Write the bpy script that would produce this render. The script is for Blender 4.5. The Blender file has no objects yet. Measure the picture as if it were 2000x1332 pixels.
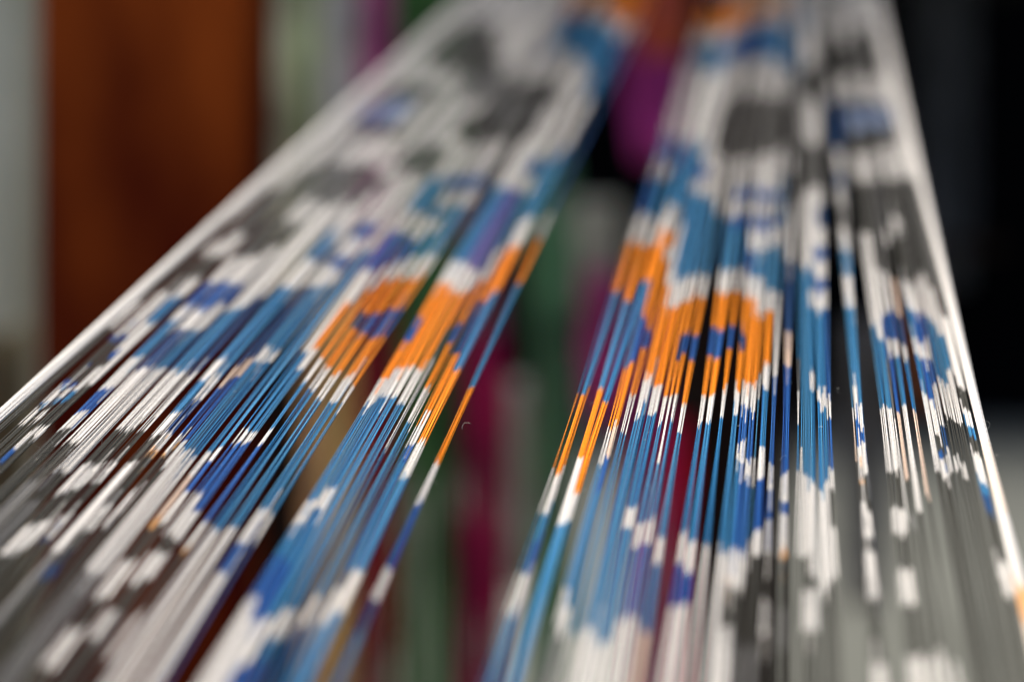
import bpy, math, random
from mathutils import Vector, Matrix, noise
R = math.radians
rnd = random.Random(7)
sc = bpy.context.scene
C = bpy.data.collections.new("place"); sc.collection.children.link(C)

# ------------------------------------------------------------------ camera
LENS, SENSOR = 50.0, 36.0
F = LENS / SENSOR * 2000.0              # focal length in pixels of the 2000 px photograph
H = 0.142                               # warp plane parameter (metres)
CAMZ = 1.05
cd = bpy.data.cameras.new("camera"); cam = bpy.data.objects.new("camera", cd); C.objects.link(cam)
cd.lens, cd.sensor_width = LENS, SENSOR
cd.clip_start, cd.clip_end = 0.01, 200
cam.location = (0, 0, CAMZ); cam.rotation_euler = (R(90), 0, 0)
cd.dof.use_dof = True
cd.dof.focus_distance = H * F / (588 + 832)
cd.dof.aperture_fstop = 3.9
cd.dof.aperture_blades = 9
sc.camera = cam

# ------------------------------------------------------------------ sky and sun (bright open shade)
w = bpy.data.worlds.new("World"); sc.world = w; w.use_nodes = True
nt = w.node_tree; nt.nodes.clear()
sky = nt.nodes.new("ShaderNodeTexSky"); sky.sky_type = 'NISHITA'; sky.sun_disc = False
SUN_EL, SUN_AZ = 56, -30                # azimuth measured from +Y (view direction) towards +X
sky.sun_elevation = R(SUN_EL); sky.sun_rotation = R(SUN_AZ)
sky.air_density, sky.dust_density, sky.ozone_density = 1.0, 6.0, 0.6
bg = nt.nodes.new("ShaderNodeBackground"); bg.inputs[1].default_value = 0.12
out = nt.nodes.new("ShaderNodeOutputWorld")
nt.links.new(sky.outputs[0], bg.inputs[0]); nt.links.new(bg.outputs[0], out.inputs[0])
sl = bpy.data.lights.new("sun", 'SUN'); sl.energy = 4.2; sl.angle = R(28); sl.color = (1.0, 0.95, 0.88)
so = bpy.data.objects.new("sun", sl); C.objects.link(so)
az, el = R(SUN_AZ), R(SUN_EL)
d = Vector((math.sin(az) * math.cos(el), math.cos(az) * math.cos(el), math.sin(el)))
so.rotation_euler = d.to_track_quat('Z', 'Y').to_euler(); so.location = d * 5
sc.view_settings.view_transform = 'Standard'; sc.view_settings.look = 'None'
sc.view_settings.exposure = 0.58; sc.view_settings.gamma = 1.0
sc.render.film_transparent = False

# ------------------------------------------------------------------ helpers
def at(x, y, Z):
    """pixel of the 2000x1332 photograph at distance Z -> point"""
    return Vector((Z * (x - 1000) / F, Z, CAMZ + Z * (666 - y) / F))
def zsheet(y): return H * F / (588 + y)
def onsheet(x, y): return at(x, y, zsheet(y))
SLOPE = 1254 / F
NRM = Vector((0, -SLOPE, 1)).normalized()

def link(o, parent=None):
    C.objects.link(o)
    if parent is not None: o.parent = parent
    return o
def tag(o, label=None, cat=None, group=None, kind=None):
    if label: o['label'] = label
    if cat: o['category'] = cat
    if group: o['group'] = group
    if kind: o['kind'] = kind
    return o
def empty(name, loc=(0, 0, 0)):
    o = bpy.data.objects.new(name, None); o.location = loc; o.empty_display_size = .01
    return link(o)
def mesh_obj(name, vs, fs, mat, parent=None, smooth=True, loc=None):
    m = bpy.data.meshes.new(name); m.from_pydata(vs, [], fs); m.update()
    if smooth: m.polygons.foreach_set("use_smooth", [True] * len(m.polygons))
    m.materials.append(mat)
    o = bpy.data.objects.new(name, m)
    link(o, parent)
    if parent is not None: o.location = -Vector(parent.location)
    return o
def tube(pts, rad, n=6, closed_ends=True):
    """rings along points; returns verts, faces.  rad: number or list"""
    vs, fs = [], []
    N = len(pts)
    for i, p in enumerate(pts):
        a = pts[max(i - 1, 0)]; b = pts[min(i + 1, N - 1)]
        t = (b - a).normalized()
        s = t.cross(Vector((0, 0, 1)))
        if s.length < 1e-4: s = t.cross(Vector((1, 0, 0)))
        s.normalize(); u = s.cross(t)
        r = rad[i] if isinstance(rad, (list, tuple)) else rad
        for k in range(n):
            a_ = 2 * math.pi * k / n
            vs.append(p + (s * math.cos(a_) + u * math.sin(a_)) * r)
    for i in range(N - 1):
        for k in range(n):
            k2 = (k + 1) % n
            fs.append((i * n + k, i * n + k2, (i + 1) * n + k2, (i + 1) * n + k))
    if closed_ends:
        fs.append(tuple(range(n))[::-1]); fs.append(tuple((N - 1) * n + k for k in range(n)))
    return vs, fs
def bevel(o, wd, seg=2):
    b = o.modifiers.new("bevel", 'BEVEL'); b.width = wd; b.segments = seg; b.limit_method = 'ANGLE'
def box(name, x0, x1, y0, y1, z0, z1, mat, parent=None, bv=0.004, cuts=1):
    vs = [(x, y, z) for z in (z0, z1) for y in (y0, y1) for x in (x0, x1)]
    fs = [(0, 2, 3, 1), (4, 5, 7, 6), (0, 1, 5, 4), (2, 6, 7, 3), (0, 4, 6, 2), (1, 3, 7, 5)]
    o = mesh_obj(name, vs, fs, mat, parent, smooth=False)
    if bv: bevel(o, bv)
    return o

# ------------------------------------------------------------------ materials
def newmat(name):
    m = bpy.data.materials.new(name); m.use_nodes = True
    n = m.node_tree.nodes; l = m.node_tree.links
    b = n["Principled BSDF"]
    return m, n, l, b
def ramp(n, stops):
    r = n.new("ShaderNodeValToRGB")
    while len(r.color_ramp.elements) < len(stops): r.color_ramp.elements.new(0.5)
    for e, (p, c) in zip(r.color_ramp.elements, stops):
        e.position = p; e.color = (*c, 1)
    return r
def noisy(name, c1, c2, scale=(1, 1, 1), sc_=10, rough=.8, bump=.2, dist=.001, detail=6, spec=.3, lo=.35, hi=.65):
    m, n, l, b = newmat(name)
    tc = n.new("ShaderNodeTexCoord"); mp = n.new("ShaderNodeMapping"); mp.inputs[3].default_value = scale
    no = n.new("ShaderNodeTexNoise"); no.inputs['Scale'].default_value = sc_; no.inputs['Detail'].default_value = detail
    l.new(tc.outputs['Object'], mp.inputs[0]); l.new(mp.outputs[0], no.inputs['Vector'])
    r = ramp(n, [(lo, c1), (hi, c2)]); l.new(no.outputs[0], r.inputs[0]); l.new(r.outputs[0], b.inputs['Base Color'])
    bp = n.new("ShaderNodeBump"); bp.inputs['Strength'].default_value = bump; bp.inputs['Distance'].default_value = dist
    l.new(no.outputs[0], bp.inputs['Height']); l.new(bp.outputs[0], b.inputs['Normal'])
    b.inputs['Roughness'].default_value = rough; b.inputs['Specular IOR Level'].default_value = spec
    return m

# yarn whose colour is the resist-dyed colour stored along each thread
m, n, l, b = newmat("dyed_thread"); THREAD = m
at_ = n.new("ShaderNodeAttribute"); at_.attribute_name = "dye"
uv = n.new("ShaderNodeUVMap"); uv.uv_map = "UVMap"
mp = n.new("ShaderNodeMapping"); mp.inputs[3].default_value = (1, 1, 1)
l.new(uv.outputs[0], mp.inputs[0])
wv = n.new("ShaderNodeTexWave"); wv.wave_type = 'BANDS'; wv.bands_direction = 'DIAGONAL'
wv.inputs['Scale'].default_value = 0.32; wv.inputs['Distortion'].default_value = 1.6; wv.inputs['Detail'].default_value = 2; wv.inputs['Detail Scale'].default_value = 2.0
l.new(mp.outputs[0], wv.inputs['Vector'])
no = n.new("ShaderNodeTexNoise"); no.inputs['Scale'].default_value = 1.7; no.inputs['Detail'].default_value = 4; no.inputs['Roughness'].default_value = .7
l.new(mp.outputs[0], no.inputs['Vector'])
mx = n.new("ShaderNodeMath"); mx.operation = 'MULTIPLY_ADD'; mx.inputs[1].default_value = .12; mx.inputs[2].default_value = .46
l.new(wv.outputs[1], mx.inputs[0])
ad = n.new("ShaderNodeMath"); ad.operation = 'MULTIPLY_ADD'; ad.inputs[1].default_value = .95
l.new(no.outputs[0], ad.inputs[0]); l.new(mx.outputs[0], ad.inputs[2])
mul = n.new("ShaderNodeVectorMath"); mul.operation = 'SCALE'
l.new(at_.outputs['Color'], mul.inputs[0]); l.new(ad.outputs[0], mul.inputs['Scale'])
l.new(mul.outputs[0], b.inputs['Base Color'])
bp = n.new("ShaderNodeBump"); bp.inputs['Strength'].default_value = .5; bp.inputs['Distance'].default_value = .00006
l.new(ad.outputs[0], bp.inputs['Height']); l.new(bp.outputs[0], b.inputs['Normal'])
b.inputs['Roughness'].default_value = .6; b.inputs['Specular IOR Level'].default_value = .05
FUZZ = noisy("pale_fibre", (.55, .52, .45), (.8, .78, .7), sc_=400, rough=.7, bump=0)

# ------------------------------------------------------------------ dyes
DYE = {'W': (.80, .765, .71), 'P': (.80, .60, .46), 'O': (.95, .285, .002), 'S': (.034, .205, .40), 'A': (.80, .42, .16), 'K': (.34, .43, .62), 'Q': (.86, .74, .62),
       'B': (.012, .108, .37), 'N': (.010, .065, .20), 'D': (.056, .055, .046), 'G': (.20, .195, .185),
       'V': (.12, .12, .38)}

# ------------------------------------------------------------------ the two halves of the warp
# each bundle: (left edge, right edge) where it crosses the plane of focus, then where along the
# warp each dyed stretch begins:  colour code + position
L = [
 (8, 25, .7, "W-90 D430 W590 D640"),
 (41, 58, .9, "W-90 D370 W470 D500 W570 B655 D668 B742 W752 S784 D792 W797 D828"),
 (59, 75, .8, "W-90 D370 W472 D502 W572 B652 D664 B744 W754 S780 D788 W800 D825"),
 (76, 92, .9, "W-90 D55 W100 D170 B205 D238 W250 D330 W458 D500 W545 S582 W630 B684 D697 W722 S762 D785 W838 B876 D905"),
 (94, 109, .9, "W-90 D50 W108 D168 B200 D240 W252 D326 W460 D500 W543 S580 W632 D750 W833 D858"),
 (131, 158, 1, "W-90 G40 D60 W125 D165 K195 D240 W262 D318 W503 B550 W598 S628 W698 B762 W806 D838"),
 (167, 197, 1, "W-90 D45 W132 D165 K195 D240 W265 D322 W385 D432 W500 B552 W606 N642 W722 D862 G940 D1110"),
 (198, 229, 1, "W-90 D40 W140 D172 K198 D238 W265 D322 W395 D437 W482 B556 W595 S645 W722 D925 G975 D1100"),
 (240, 258, 1, "W-90 D50 W138 D172 W195 D255 W270 D322 W405 S606 W728 D838 W906 D965 W1022 D1085"),
 (259, 279, 1, "W-90 D50 W138 D172 W195 D255 W270 D324 W402 S602 W730 D840 W912 D958 W1020 D1080"),
 (287, 303, .8, "W-90 D70 W145 D325 W390 N585 W732 D842 W905 D945 W1005 N1045 D1062"),
 (318, 340, 1, "W-90 D85 G150 W165 D350 W405 S448 W505 S560 W700 S742 W804 D850 W905 G1075"),
 (342, 362, 1, "W-90 D100 G140 W175 D295 W328 D352 W378 S470 N495 W515 S565 W738 N783 W842 A880 D892 W990 D1038 N1100 D1135"),
 (370, 383, 1, "W-90 D95 G135 W190 D285 W345 N480 W517 N562 P718 B754 W852 A886 D893 W958 D1032"),
 (387, 397, 1, "W-90 D112 G138 W200 D285 W347 B440 W462 B502 W517 N560 P700 B738 W867 D912"),
 (400, 424, 1, "W-90 D118 G142 W200 D284 W338 B438 W467 B500 W525 S560 W682 S708 W881 G1115"),
 (424, 438, 1, "W-90 D120 G142 W200 D284 W338 B436 W465 B500 W526 S558 W684 S706 W896 G1118"),
 (450, 462, 1, "W-90 G150 W195 D228 W270 D288 W350 S490 W880 P930 A1013 D1028 W1095 D1172 W1232 D1300"),
 (463, 475, 1, "W-90 G150 W195 D226 W268 D288 W350 S490 W878 B903 W965 D1020 W1098 D1168 W1230 D1305"),
 (487, 503, 1, "P-90 W20 G140 D205 W278 S350 W412 B455 W528 S690 W838 B868 W965 D1048 W1078 D1138 W1195 D1245"),
 (505, 521, 1, "P-90 W20 G142 D207 W280 S350 W412 B456 W528 O592 W679 S722 W845 B865 W1000 D1052 W1085 D1128 G1200 D1260"),
 (536, 547, 1, "O-90 B22 W42 D178 G202 D226 W284 B345 S365 W417 B462 W520 O566 W699 S748 W838 B869 W1021 A1066 D1077 W1200 D1290"),
 (561, 576, .95, "O-90 B25 W66 B88 W112 D165 G205 D238 W280 B345 W374 S409 W428 B472 W511 O551 N615 O644 W719 S763 W1033"),
 (586, 604, 1, "P-90 S33 W95 D158 G200 D238 W278 B345 W372 S408 W430 S456 W502 O547 B615 O656 W734 S781 W1029"),
 (616, 637, 1, "P-90 S33 W100 D160 G200 D238 W275 B345 W372 S405 W500 O545 B606 O662 W736 S787 W991 B1060 W1121"),
 (645, 651, .8, "P-90 S33 W100 D160 G200 D238 W275 B345 W372 S405 W503 O547 B610 O664 W757 S800 W1010 N1063"),
 (691, 711, 1, "O-90 W18 S40 W110 D178 G203 D245 W267 S365 W510 O551 B620 O666 W739 S788 W977 S1026 B1080 W1166"),
 (712, 735, 1, "O-90 W22 S42 W117 D180 W206 S365 W515 O556 W721 S774 W951 S993 B1100 W1210"),
 (737, 750, 1, "O-90 W24 S42 W121 V368 W516 O567 W717 S775 W1212 B1298"),
 (755, 775, 1, "O-90 W32 S50 W131 B308 W341 V372 W529 O574 W722 S789 W1189 S1249 B1292"),
 (781, 785, .7, "O-90 W35 S55 W140 B312 W345 S375 W530 O570 G640 W700 S880 W1190 S1245"),
 (794, 804, 1, "O-90 W40 S60 W144 B315 W350 S378 W492 O549 B627 O666 W752 S826 W1163 N1228"),
 (808, 811, .8, "O-90 W42 S62 W150 S318 W480 O545 G600 O690 W770 S850"),
 (817, 819, .8, "O-90 W44 S66 W170 S320 W440 O500 N590 O688 W830 S880"),
 (821, 833, 1, "O-90 W46 S70 W191 B310 S326 W431 O481 N589 O691 W802 B868 S900 G1120 W1150 S1215"),
 (836, 854, 1, "O-90 W48 S76 W194 B291 S305 W427 O481 S571 O725 W860 S929 W1117 S1197"),
 (885, 898, 1, "O-90 W48 S76 N180 W417 O466 S555 O756 W904 B985 W1111 N1173 S1230"),
]
Rr = [
 (1110, 1112, .8, "N-90 O14 W58 S92 W118 S262 W318 B353 W422 O475 S569 O766 W915 S1000 W1122 S1196"),
 (1116, 1132, 1, "N-90 O14 W58 S92 W118 S262 W318 B353 W422 O475 S569 O771 W924 S1003 B1060 W1123 S1196"),
 (1149, 1162, 1, "N-90 O12 W62 S92 W125 S268 W322 S352 W424 O482 S586 O757 W891 S1023"),
 (1163, 1177, 1, "N-90 O12 W64 S94 W130 S272 W424 O478 S551 O787 W961 S1022"),
 (1191, 1199, 1, "N-90 O14 W60 S88 W140 S285 W398 O450 S547 O722 W838 S912 W1148 G1221"),
 (1200, 1210, .9, "N-90 O12 W60 S88 W140 S288 W402 O454 B621 O708 P828 B892 S960 W1190 G1245"),
 (1217, 1229, 1, "P-90 O10 W58 S90 W147 S290 W402 O456 W482 O508 B643 O683 W772 S847 W1232"),
 (1236, 1248, 1, "P-90 O10 W56 S86 W148 S285 W440 O561 W741 S823 W1227"),
 (1249, 1258, 1, "P-90 O10 W56 S86 W150 S282 B325 W350 S379 W533 O601 W734 S790 W1234"),
 (1262, 1270, 1, "P-90 O5 W52 B78 W119 B326 W350 S379 W548 O599 W754 S810 W990 S1030 W1255"),
 (1272, 1280, 1, "P-90 O5 W52 B78 W119 B326 W350 S379 W546 O597 W757 S806 W992 S1032 W1252"),
 (1284, 1294, 1, "P-90 O5 W42 B70 W117 D212 W288 S381 W537 O587 W776 S829 W1021 S1067 W1206"),
 (1299, 1303, .8, "P-90 O5 W40 B60 W117 D195 W301 S386 W547 O581 N656 O708 W775 S905 W1016 V1056 W1200"),
 (1309, 1315, 1, "P-90 O5 W36 B60 W117 D190 W306 S387 W536 O574 B645 O690 W769 S821 W1018 S1063 W1205"),
 (1325, 1336, 1, "P-90 O5 W34 B56 W117 D186 W309 S417 W539 O579 B655 O705 W789 S843 W1049 S1105 P1232"),
 (1364, 1372, 1, "P-90 O4 W34 B52 W117 D186 W309 S428 W529 O571 B639 O695 W773 S825 W1040 B1099 W1181"),
 (1378, 1390, 1, "P-90 O3 W33 B50 W117 D186 W309 B369 W393 B421 S446 W531 O576 B644 O701 W775 S823 W1055 B1119 W1176"),
 (1405, 1414, 1, "P-90 W32 S46 W114 D186 W309 B369 W392 B419 S448 W526 O571 B639 O683 W761 S813 W1067"),
 (1429, 1440, 1, "P-90 W32 S42 W114 D188 W307 B367 W390 B427 W449 B489 W539 O581 N649 O686 W765 S809 W1084"),
 (1445, 1452, 1, "P-90 W32 S42 W114 D188 W303 B369 W390 B421 W447 S486 W541 O583 W741 B791 W861 S902 W1070 P1125 D1145 W1218"),
 (1453, 1460, 1, "P-90 W33 S42 W115 D190 W302 B369 W390 B421 W447 S486 W541 O583 W743 B793 W858 B900 W1074 D1145 W1222"),
 (1463, 1474, 1, "P-90 W35 S42 W115 G180 D200 W299 B367 W388 B427 W447 S484 W541 O607 W747 B800 W893 B933 W1073 D1143 G1252"),
 (1478, 1480, .8, "P-90 S45 W130 D190 W290 B372 W392 S425 W570 O606 W715 S765 W880 S930 W1040 D1090"),
 (1486, 1498, 1, "P-90 S45 W131 D190 W291 B373 W391 B424 W446 S481 W569 O608 W711 S761 W874 B936 W1033 D1088 G1262"),
 (1506, 1516, 1, "P-90 S32 W58 B72 W128 D195 W277 G328 S344 W440 S479 W574 B736 W904 B956 W1018 D1083 W1171 D1239"),
 (1529, 1531, .8, "S-90 W52 S92 W144 D190 W300 D335 W398 N514 P650 B715 W930 B978 W1006 D1095"),
 (1532, 1542, 1, "S-90 W52 S92 W144 D190 W300 D335 W398 N514 P651 B713 W929 B977 W1006 A1078 D1093 G1192 D1264"),
 (1558, 1560, .9, "W-90 S35 W60 D140 W196 D285 W400 S520 G700 W760 S830 W920 D1085"),
 (1565, 1567, .9, "W-90 S35 W60 D140 W196 D285 W380 S520 W880 D1085"),
 (1568, 1582, 1, "W-90 S35 W60 D134 G194 D279 W375 S523 W933 D1086 W1154 D1233"),
 (1583, 1593, 1, "W-90 D130 W197 D284 W368 S521 W566 S599 W727 S760 W949 D1130 W1155 D1233"),
 (1597, 1606, 1, "W-90 D122 W195 D282 W366 B480 W504 B543 W568 S603 W757 S784 W959 D1155"),
 (1607, 1615, 1, "W-90 D124 W195 D280 W364 N405 W440 B480 W504 B543 W568 S603 W754 S793 W936 D1130"),
 (1616, 1624, 1, "W-90 D124 W195 D280 W364 N402 W442 B481 W505 B542 W569 B603 W777 B816 W917 D958 W1029 D1126"),
 (1667, 1669, .8, "W-90 D72 W150 N195 W290 N344 W364 D404 W447 S489 W539 S600 W795 P820 D900"),
 (1671, 1679, 1, "W-90 D72 W150 N195 W290 N344 W364 D404 W447 S489 W539 S600 W758 B822 W873 A933 D942 W979 D1048 W1074 D1169 W1298"),
 (1680, 1688, 1, "W-90 D72 W150 N195 W290 N346 W366 D406 W449 S491 W541 S603 W792 B842 W862 D925 W1000 D1050 W1078 D1169 W1300"),
 (1721, 1732, 1, "W-90 D85 W147 N204 K226 D258 W300 D354 W458 S636 W797 D921 W994 D1043 W1114 D1178 W1283"),
 (1734, 1745, 1, "W-90 D85 W147 N204 K220 D258 W300 D354 W458 S661 W795 D918 W992 D1044 W1112 D1180 W1281"),
 (1747, 1749, .8, "W-90 D80 W148 D205 W300 D354 W530 B620 G700 W815 D1020"),
 (1752, 1761, .9, "W-90 D75 W148 N200 K218 D258 W300 D354 W527 B614 W662 B697 P804 D941 G1002 D1033 W1284"),
 (1766, 1776, .9, "W-90 D70 W148 N200 K218 D256 W298 D354 W530 B607 W663 S692 W791 D999 W1273"),
 (1785, 1794, .85, "W-90 D60 W150 N202 K218 D252 W295 D352 W447 D478 P543 N619 W674 S704 P799 D975 W1290"),
 (1809, 1820, 1.05, "W-90 D50 W150 N204 K220 D251 W290 D350 W422 D461 W547 S601 W664 S696 W773 D923"),
 (1822, 1834, 1.05, "W-90 D47 W150 N204 K220 D250 W288 D350 W425 D449 W559 B611 W669 B703 W779 D847 B880 W896 D931"),
 (1835, 1845, 1.05, "W-90 D47 W150 N204 K220 D250 W286 D350 W546 B611 W661 B704 W749 N831 W877 D926"),
 (1849, 1857, 1.05, "W-90 D58 W149 N204 K220 D250 W284 D348 W545 S621 W747 D821 W891 D919"),
 (1859, 1867, 1.05, "W-90 D60 W149 N202 K218 D242 W283 D348 W535 S631 W751 D821 W904 D934"),
 (1869, 1880, 1.05, "W-90 D70 W146 D205 W278 D345 W562 S653 W721 D829"),
 (1883, 1900, 1.05, "W-90 D350 W622 D757 W800 S832 D852 W885 S945 N968 D1000 W1100 D1166"),
]
YF, YTOP, YBOT = 823.0, -95.0, 1450.0
def slope_l(u): return -1.106 + .000730 * u
def slope_r(u): return -1.124 + .000716 * u
SLOPE_FIX = {1163: -.325}

def parse(s):
    r = []
    for t in s.split(): r.append((float(t[1:]), t[0]))
    return r

def make_thread(parent, u, slope, seq, rad, lift, tint, bundle_j):
    """one straight taut yarn; colour changes are soft over a millimetre or so"""
    def xy(y): return u + slope * (y - YF), y
    A = onsheet(*xy(YTOP)) + NRM * lift; Bp = onsheet(*xy(YBOT)) + NRM * lift
    wa, wb = 1 / (588 + YTOP), 1 / (588 + YBOT)
    def P(y):
        t = (1 / (588 + y) - wa) / (wb - wa)
        return A.lerp(Bp, t)
    stray = rnd.choice((-1, 1)) * rnd.uniform(12, 42) if rnd.random() < .09 else 0
    keys = []                                     # (y, colour)
    cur = None
    for i, (y, c) in enumerate(seq):
        if c == 'D' and y < 430 and rnd.random() < .3: c = 'G'
        if c == 'W' and 0 < y < 430 and rnd.random() < .20: c = 'G'
        col = Vector(DYE[c])
        f = tint if c != 'W' else 1 - (1 - tint) * .55
        g = rnd.gauss(0, .05)
        if c in 'SBN': col = Vector((col.x * max(.3, 1 + 9 * g), col.y * (1 + 2.6 * g), col.z * (1 + .6 * g)))
        col = col * f
        if i == 0: keys.append((YTOP, col)); cur = col; continue
        k = (588 + y) / 1411.
        yy = y + stray * k + rnd.gauss(0, 2.2 * k + 1.6) + bundle_j[i % len(bundle_j)] * k
        s = (1.6 + 2.2 * rnd.random()) * k
        y0 = max(yy - s, keys[-1][0] + .4)
        keys.append((y0, cur)); keys.append((max(yy + s, y0 + 1), col)); cur = col
    keys.append((YBOT, cur))
    n = 5
    vs, fs, cols, us = [], [], [], []
    dirv = (Bp - A).normalized(); side = dirv.cross(NRM).normalized(); up = side.cross(dirv)
    ph = rnd.random() * 6.28
    for y, c in keys:
        p = P(y)
        for k in range(n):
            a = ph + 2 * math.pi * k / n
            vs.append(p + (side * math.cos(a) + up * math.sin(a)) * rad); cols.append(c)
        us.append((p - A).length * 1000)
    for i in range(len(keys) - 1):
        for k in range(n):
            k2 = (k + 1) % n
            fs.append((i * n + k, (i + 1) * n + k, (i + 1) * n + k2, i * n + k2))
    o = mesh_obj("thread", vs, fs, THREAD, parent)
    me = o.data
    ca = me.color_attributes.new("dye", 'FLOAT_COLOR', 'POINT')
    flat = []
    for c in cols: flat += [max(c[0], 0), max(c[1], 0), max(c[2], 0), 1]
    ca.data.foreach_set("color", flat)
    ul = me.uv_layers.new(name="UVMap"); uvs = []
    off = rnd.random() * 900
    for i in range(len(keys) - 1):
        for k in range(n):
            uvs += [us[i] + off, k / n * .8 + off, us[i + 1] + off, k / n * .8 + off, us[i + 1] + off, (k + 1) / n * .8 + off, us[i] + off, (k + 1) / n * .8 + off]
    ul.data.foreach_set("uv", uvs)
    return o, P

def fibre(parent, p, size):
    """a stray curl of fibre standing off the yarn"""
    pts = [p.copy()]; d_ = Vector((rnd.uniform(-1, 1), rnd.uniform(-.6, .6), rnd.uniform(-.3, 1))).normalized()
    ax = Vector((rnd.gauss(0, .4), 1, rnd.gauss(0, .4))).normalized(); turn = rnd.choice((-1, 1)) * rnd.uniform(.15, .6)
    for i in range(rnd.randint(6, 12)):
        pts.append(pts[-1] + d_ * size / 8)
        d_ = Matrix.Rotation(turn + rnd.gauss(0, .25), 3, ax) @ d_
    vs, fs = tube(pts, .000022, 3, False)
    return mesh_obj("stray_fibre", vs, fs, FUZZ, parent)

NAMES = {'A': 'amber', 'K': 'pale blue', 'Q': 'cream', 'W': 'white', 'P': 'peach', 'O': 'orange', 'S': 'light blue', 'B': 'deep blue', 'N': 'navy', 'D': 'black', 'G': 'grey', 'V': 'violet'}
ORD = ["first", "second", "third", "fourth", "fifth", "sixth", "seventh", "eighth", "ninth", "tenth", "eleventh", "twelfth",
       "thirteenth", "fourteenth", "fifteenth", "sixteenth", "seventeenth", "eighteenth", "nineteenth", "twentieth"]
def ordinal(i):
    if i < 20: return ORD[i]
    if i == 29: return "thirtieth"
    if i == 39: return "fortieth"
    if i == 49: return "fiftieth"
    t = {2: "twenty", 3: "thirty", 4: "forty", 5: "fifty"}[(i + 1) // 10]
    return t + "-" + ORD[(i + 1) % 10 - 1]
def looks(seq):
    """colours between rows 720 and 900, in order of going towards the viewer"""
    r = []
    for i, (y, c) in enumerate(seq):
        y1 = seq[i + 1][0] if i + 1 < len(seq) else 2000
        if y1 > 725 and y < 895:
            nm = NAMES[c]
            if not r or r[-1] != nm: r.append(nm)
    return r[:3]
bundles = []
def make_bundle(u0, u1, cover, s, side, i, total):
    seq = parse(s)
    um = (u0 + u1) / 2
    base = onsheet(um, 1200); root = empty("thread_bundle", base)
    if u1 - u0 > 8: u0, u1 = u0 + .8, u1 - .8
    wd = u1 - u0
    lk = looks(seq)
    col = lk[0] if len(lk) == 1 else (lk[0] + " to " + lk[1] if len(lk) == 2 else lk[0] + ", " + lk[1] + " and " + lk[2])
    thick = "single thin" if wd <= 4 else ("narrow" if wd <= 10 else ("broad" if wd > 18 else "taut"))
    if side == 'L':
        lab = "%s bundle, %s, %s from the left white selvage" % (thick, col, ordinal(i))
        grp = "warp thread bundles of the left half"
    else:
        j = total - 1 - i
        if i < 8: lab = "%s bundle, %s, %s right of the central opening" % (thick, col, ordinal(i))
        else: lab = "%s bundle, %s, %s from the right white selvage" % (thick, col, ordinal(j))
        grp = "warp thread bundles of the right half"
    tag(root, lab, "thread bundle", grp)
    pitch = 2.0 / max(cover + .08, .3)
    cnt = max(1, int(round(wd / pitch)))
    bj = [rnd.gauss(0, 1.2) for _ in range(7)]
    for t in range(cnt):
        u = u0 + (t + .5) * wd / cnt + rnd.gauss(0, .25)
        sl_ = slope_l(u) if side == 'L' else slope_r(u)
        if 1163 < um < 1178: sl_ = SLOPE_FIX[1163] + (u - um) * .0007
        sl_ += rnd.gauss(0, .0010)
        rad = .000106 * rnd.uniform(.88, 1.12)
        lift = rnd.gauss(0, .00012) - .00014 * (t % 2)
        if cnt > 3 and rnd.random() < .07: continue      # a missing end leaves a slit
        hi = rnd.random() < .13
        if hi: lift += .0003
        o, P = make_thread(root, u, sl_, seq, rad, lift, 1.2 if hi else rnd.uniform(.62, 1.08), bj)
        if rnd.random() < .16:
            yf = rnd.uniform(700, 960)
            fibre(root, P(yf) + NRM * rad, rnd.uniform(.0006, .0022))
    return root
for i, (a, b_, cv, s) in enumerate(L): bundles.append(make_bundle(a, b_, cv, s, 'L', i, len(L)))
for i, (a, b_, cv, s) in enumerate(Rr): bundles.append(make_bundle(a, b_, cv, s, 'R', i, len(Rr)))

def selvage(u0, u1, sl0, sl1, s, label, name="selvage_band"):
    root = empty(name, onsheet((u0 + u1) / 2, 1200)); tag(root, label, "selvage", "white selvages along both edges")
    seq = parse(s); cnt = int((u1 - u0) / 2.2)
    for t in range(cnt):
        q = (t + .5) / cnt
        u = u0 + q * (u1 - u0)
        for lay in (0, 1):
            o, P = make_thread(root, u + rnd.gauss(0, .3) + lay, sl0 + q * (sl1 - sl0), seq, .00014, .0005 * math.sin(math.pi * q) + .0003 * lay + rnd.gauss(0, .00006), rnd.uniform(.95, 1.05), [0, 1, -1])
        if rnd.random() < .3: fibre(root, P(rnd.uniform(740, 930)), rnd.uniform(.001, .003))
    return root
selvage(-25, 4, -1.123, -1.104, "W-90", "thick white selvage of doubled threads along the upper left edge")
selvage(1906, 1921.5, .241, .250, "W-90 Q870 W1010 A1150 Q1225 W1290", "thick white selvage on the right, turning orange near the lower corner")

# two named curls seen in focus
for (px, py, sz, bi) in ((903, 838, .0026, 36), (1640, 768, .0020, 36 + 20), (1928, 838, .0024, 36 + 30)):
    fibre(bundles[min(bi, len(bundles) - 1)], at(px, py, zsheet(py)), sz)

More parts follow.
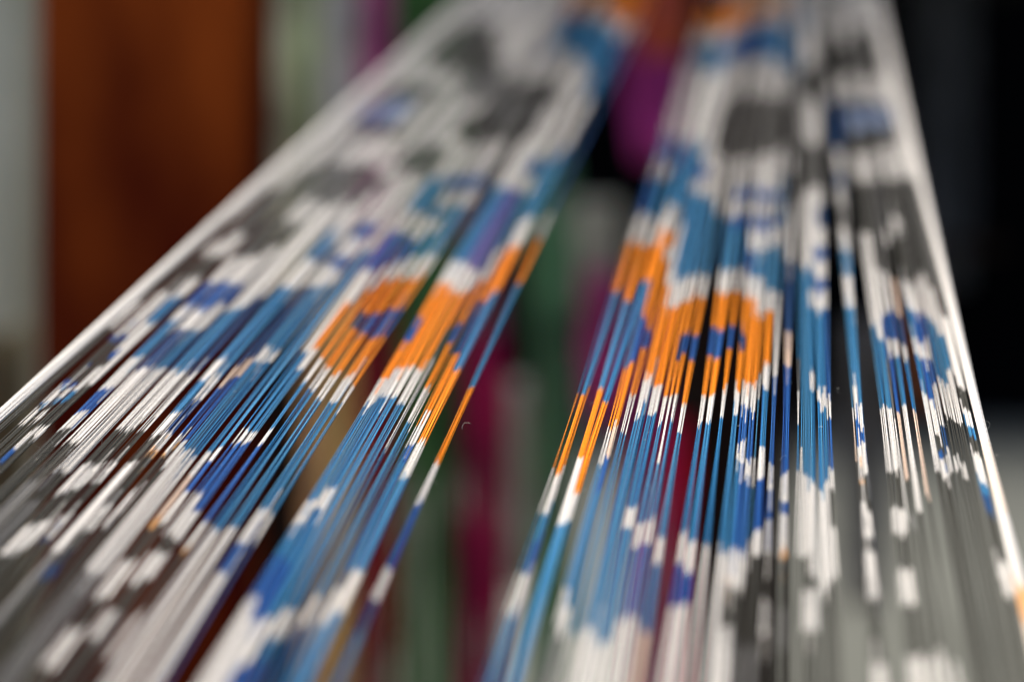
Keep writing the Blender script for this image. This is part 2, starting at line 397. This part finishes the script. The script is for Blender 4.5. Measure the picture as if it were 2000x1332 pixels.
# ------------------------------------------------------------------ behind the warp
WOOD_RED = noisy("red_brown_wood_painted_glow", (.090, .0042, .0006), (.66, .120, .013), scale=(5, 5, 1.6), sc_=2.2, rough=.55, bump=.3, dist=.002, detail=3, spec=.06, lo=.42, hi=.74)  # lighter orange noise tone stands in for the soft light patch on the post
WOOD_DARK = noisy("dark_wood", (.012, .004, .002), (.030, .011, .006), scale=(14, 14, .8), sc_=5, rough=.7, bump=.4, spec=.15)
PALE = noisy("pale_limewash", (.62, .60, .46), (.80, .77, .62), sc_=6, rough=.9, bump=.2)
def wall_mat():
    return noisy("shade_dark_wall", (.0005, .0005, .0007), (.0016, .0014, .002), sc_=.9, rough=.95, bump=.1, spec=.05)  # near-black base colour stands in for the shade of the background
GROUND = noisy("grey_concrete", (.082, .086, .074), (.118, .123, .108), sc_=1.6, rough=.9, bump=.3, dist=.003, spec=.2)
gz = CAMZ - .72
g = mesh_obj("ground", [(-30, -6, gz), (30, -6, gz), (30, 40, gz), (-30, 40, gz)], [(0, 1, 2, 3)], GROUND, smooth=False)
tag(g, kind='structure')
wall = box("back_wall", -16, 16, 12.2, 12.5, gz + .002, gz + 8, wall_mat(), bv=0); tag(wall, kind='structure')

shade_slab = box("added_shade_slab", -.22, 16, .86, 2.3, CAMZ + .56, CAMZ + .60, wall_mat(), bv=0); tag(shade_slab, "unseen dark slab added overhead to shade the far end of the warp", "shade_slab")  # out-of-view slab added to throw shade on the far warp
def post(name, x0, x1, Z, depth, top, bot, mat, label, cat, bv=.006):
    a = at(x0, 0, Z); b2 = at(x1, 0, Z)
    root = empty(name, ((a.x + b2.x) / 2, Z, gz))
    tag(root, label, cat)
    z1 = at(0, top, Z).z; z0 = gz if bot is None else at(0, bot, Z).z
    o = box("post_shaft", a.x, b2.x, Z, Z + depth, z0, z1, mat, root, bv)
    return root
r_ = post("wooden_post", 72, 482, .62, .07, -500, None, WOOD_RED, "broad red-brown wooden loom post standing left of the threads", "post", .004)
box("foot_block", at(440, 0, .66).x, at(556, 0, .66).x, .66, .71, gz, at(0, 560, .66).z, WOOD_DARK, r_, .004)
post("pale_post", -260, 52, 1.3, .12, -500, None, PALE, "pale grey-green post at the far left behind the brown post", "post", .01)
OLIVE = noisy("olive_sacking", (.15, .12, .066), (.24, .20, .115), scale=(60, 60, 60), sc_=4, rough=.95, bump=.5, dist=.001, spec=.05)
def sack(x0, x1, y0, Z, label):
    vs, fs = [], []; nx, nz = 60, 14
    a, b2 = at(x0, 0, Z).x, at(x1, 0, Z).x; zt = at(0, y0, Z).z
    for j in range(nz + 1):
        for i in range(nx + 1):
            t, q = i / nx, j / nz
            vs.append((a + (b2 - a) * t, Z + .010 * math.sin(t * 31 + q * .8) + .005 * math.sin(t * 73 + 1), zt + (gz - zt) * q + .004 * math.sin(t * 20) * (1 - q)))
    for j in range(nz):
        for i in range(nx):
            k = j * (nx + 1) + i; fs.append((k, k + 1, k + nx + 2, k + nx + 1))
    o = mesh_obj("sackcloth", vs, fs, OLIVE); sd = o.modifiers.new("thick", 'SOLIDIFY'); sd.thickness = .0015
    tag(o, label, "cloth")
sack(-420, 66, 640, .95, "folded olive brown sackcloth hanging low at the far left under the warp")
post("dark_post", 1345, 1546, 1.15, .06, -500, None, WOOD_DARK, "nearly black wooden post behind the right half of the warp", "post", .004)

def yarnmat(nm, c, var=.55):
    c = (min(c[0] * 3.3, .8), min(c[1] * 2.9, .74), min(c[2] * 2.3, .62))
    c1 = tuple(x * (1 - var) for x in c); c2 = tuple(min(x * (1 + var), 1) for x in c)
    return noisy(nm, c1, c2, scale=(22, 22, 7), sc_=2.2, rough=.85, bump=.4, dist=.0008, spec=.15)
def skein(x0, x1, y0, y1, Z, colr, nm, label, strands=None):
    """hank of loose yarn hanging straight down, every cord of it its own part"""
    a, b2 = at(x0, 0, Z).x, at(x1, 0, Z).x
    zt, zb = at(0, y0, Z).z, at(0, y1, Z).z
    root = empty("yarn_hank", ((a + b2) / 2, Z, zb)); tag(root, label, "yarn hank", "hanks of dyed yarn hanging behind the warp")
    mt = yarnmat(nm, colr)
    wd = b2 - a; n_ = strands or max(4, int(wd / .0036)); rr = wd / n_ * .66
    for k in range(n_):
        cx = a + (k + .5) * wd / n_
        pts = []; rads = []
        N = 9; p1, p2 = rnd.random() * 6, rnd.random() * 6; dep = rnd.uniform(-.006, .006)
        for i in range(N):
            t = i / (N - 1)
            endp = min(t, 1 - t) * 6
            sq = 1 - .25 * max(0, 1 - endp)
            x = (a + b2) / 2 + (cx - (a + b2) / 2) * sq + math.sin(p1 + t * 5) * wd * .02
            pts.append(Vector((x, Z + dep + math.sin(p2 + t * 4) * .003, zt + (zb - zt) * t)))
            rads.append(rr * (.9 + .15 * math.sin(p1 * 3 + t * 9)))
        vs, fs = tube(pts, rads, 7)
        mesh_obj("yarn_cord", vs, fs, mt, root)
    return root
HK = [
 # x0, x1, y0, y1, Z, colour, name, label
 (484, 575, -350, 640, 1.00, (.33, .255, .21), "grey_pink_yarn", "pinkish grey hank beside the brown post"),
 (572, 628, -350, 560, 1.10, (.10, .145, .10), "sage_yarn", "narrow sage green hank between two pale hanks"),
 (622, 700, -350, 600, 1.00, (.44, .42, .34), "pale_grey_yarn", "palest hank, off-white, left of the purple yarn"),
 (698, 765, -350, 520, 1.05, (.17, .034, .15), "purple_yarn", "purple magenta hank at the upper left of the warp"),
 (760, 905, -350, 500, 1.10, (.028, .085, .034), "leaf_green_yarn", "broad green hank crossing behind the upper left selvage"),
 (552, 640, 560, 1700, .95, (.20, .155, .10), "olive_yarn", "olive brown hank seen through gaps low in the left half"),
 (636, 694, 520, 1700, 1.0, (.36, .17, .085), "tan_yarn", "rust tan hank seen between the left bundles"),
 (690, 775, 480, 1700, 1.05, (.10, .006, .020), "maroon_yarn", "dark maroon hank behind the left half of the warp"),
 (776, 884, 460, 1700, 1.0, (.026, .075, .030), "dark_green_yarn", "dark green hank left of the central opening"),
 (905, 992, 650, 1700, 1.05, (.135, .006, .045), "magenta_yarn", "deep magenta hank hanging in the central opening"),
 (972, 1050, 740, 1150, 1.20, (.30, .30, .26), "ash_yarn", "ash grey hank low in the central opening"),
 (868, 915, 620, 1700, 1.1, (.006, .006, .007), "dark_gap_strip", "thin black strip added for the dark gap between the green and magenta hanks"),  # dark filler strip put in for the dark gap between two hanks
 (890, 985, 400, 690, 1.15, (.12, .060, .105), "dusky_yarn", "dusky purple grey hank high in the central opening"),
 (1035, 1125, 300, 1500, 1.10, (.050, .125, .080), "sea_green_yarn", "sea green hank in the middle of the central opening"),
 (1120, 1215, 390, 600, 1.25, (.24, .24, .235), "short_grey_yarn", "short grey hank hanging under the black shadow"),
 (1135, 1212, 530, 820, 1.15, (.42, .030, .14), "pink_yarn", "bright magenta pink hank just left of the right half"),
 (1215, 1300, 600, 1700, 1.05, (.14, .018, .095), "plum_yarn", "plum hank behind the right inner bundles"),
 (1222, 1330, -350, 318, 1.10, (.21, .026, .17), "violet_yarn", "violet magenta hank at the top of the central opening"),
 (1235, 1345, -350, 110, 1.00, (.20, .045, .028), "red_brown_yarn", "red-brown hank end at the top centre"),
 (1300, 1352, 820, 1700, 1.00, (.22, .003, .020), "crimson_yarn", "crimson hank beside the black post"),
 (1642, 1742, 620, 1180, 1.30, (.10, .10, .115), "slate_yarn", "slate grey hank behind the wide gap of the right half"),
 (1765, 1835, 570, 800, 1.25, (.16, .060, .035), "brown_yarn", "small brown hank behind the right blue bundles"),
 (1795, 1900, -350, 560, 1.60, (.032, .038, .056), "indigo_black_yarn", "faint indigo black hank in the dark upper right"),
]
for a in HK: skein(*a)
# horizontal rods that carry the hanks, just above the frame and behind the opening
def rod(xa, xb, y, Z, label):
    A, B2 = at(xa, y, Z), at(xb, y, Z)
    vs, fs = tube([A, B2], .006, 12)
    o = mesh_obj("hanging_rod", vs, fs, WOOD_DARK); tag(o, label, "rod")
rod(420, 1960, 480, 1.34, "thin dark rod crossing behind the warp that carries the lower hanks")
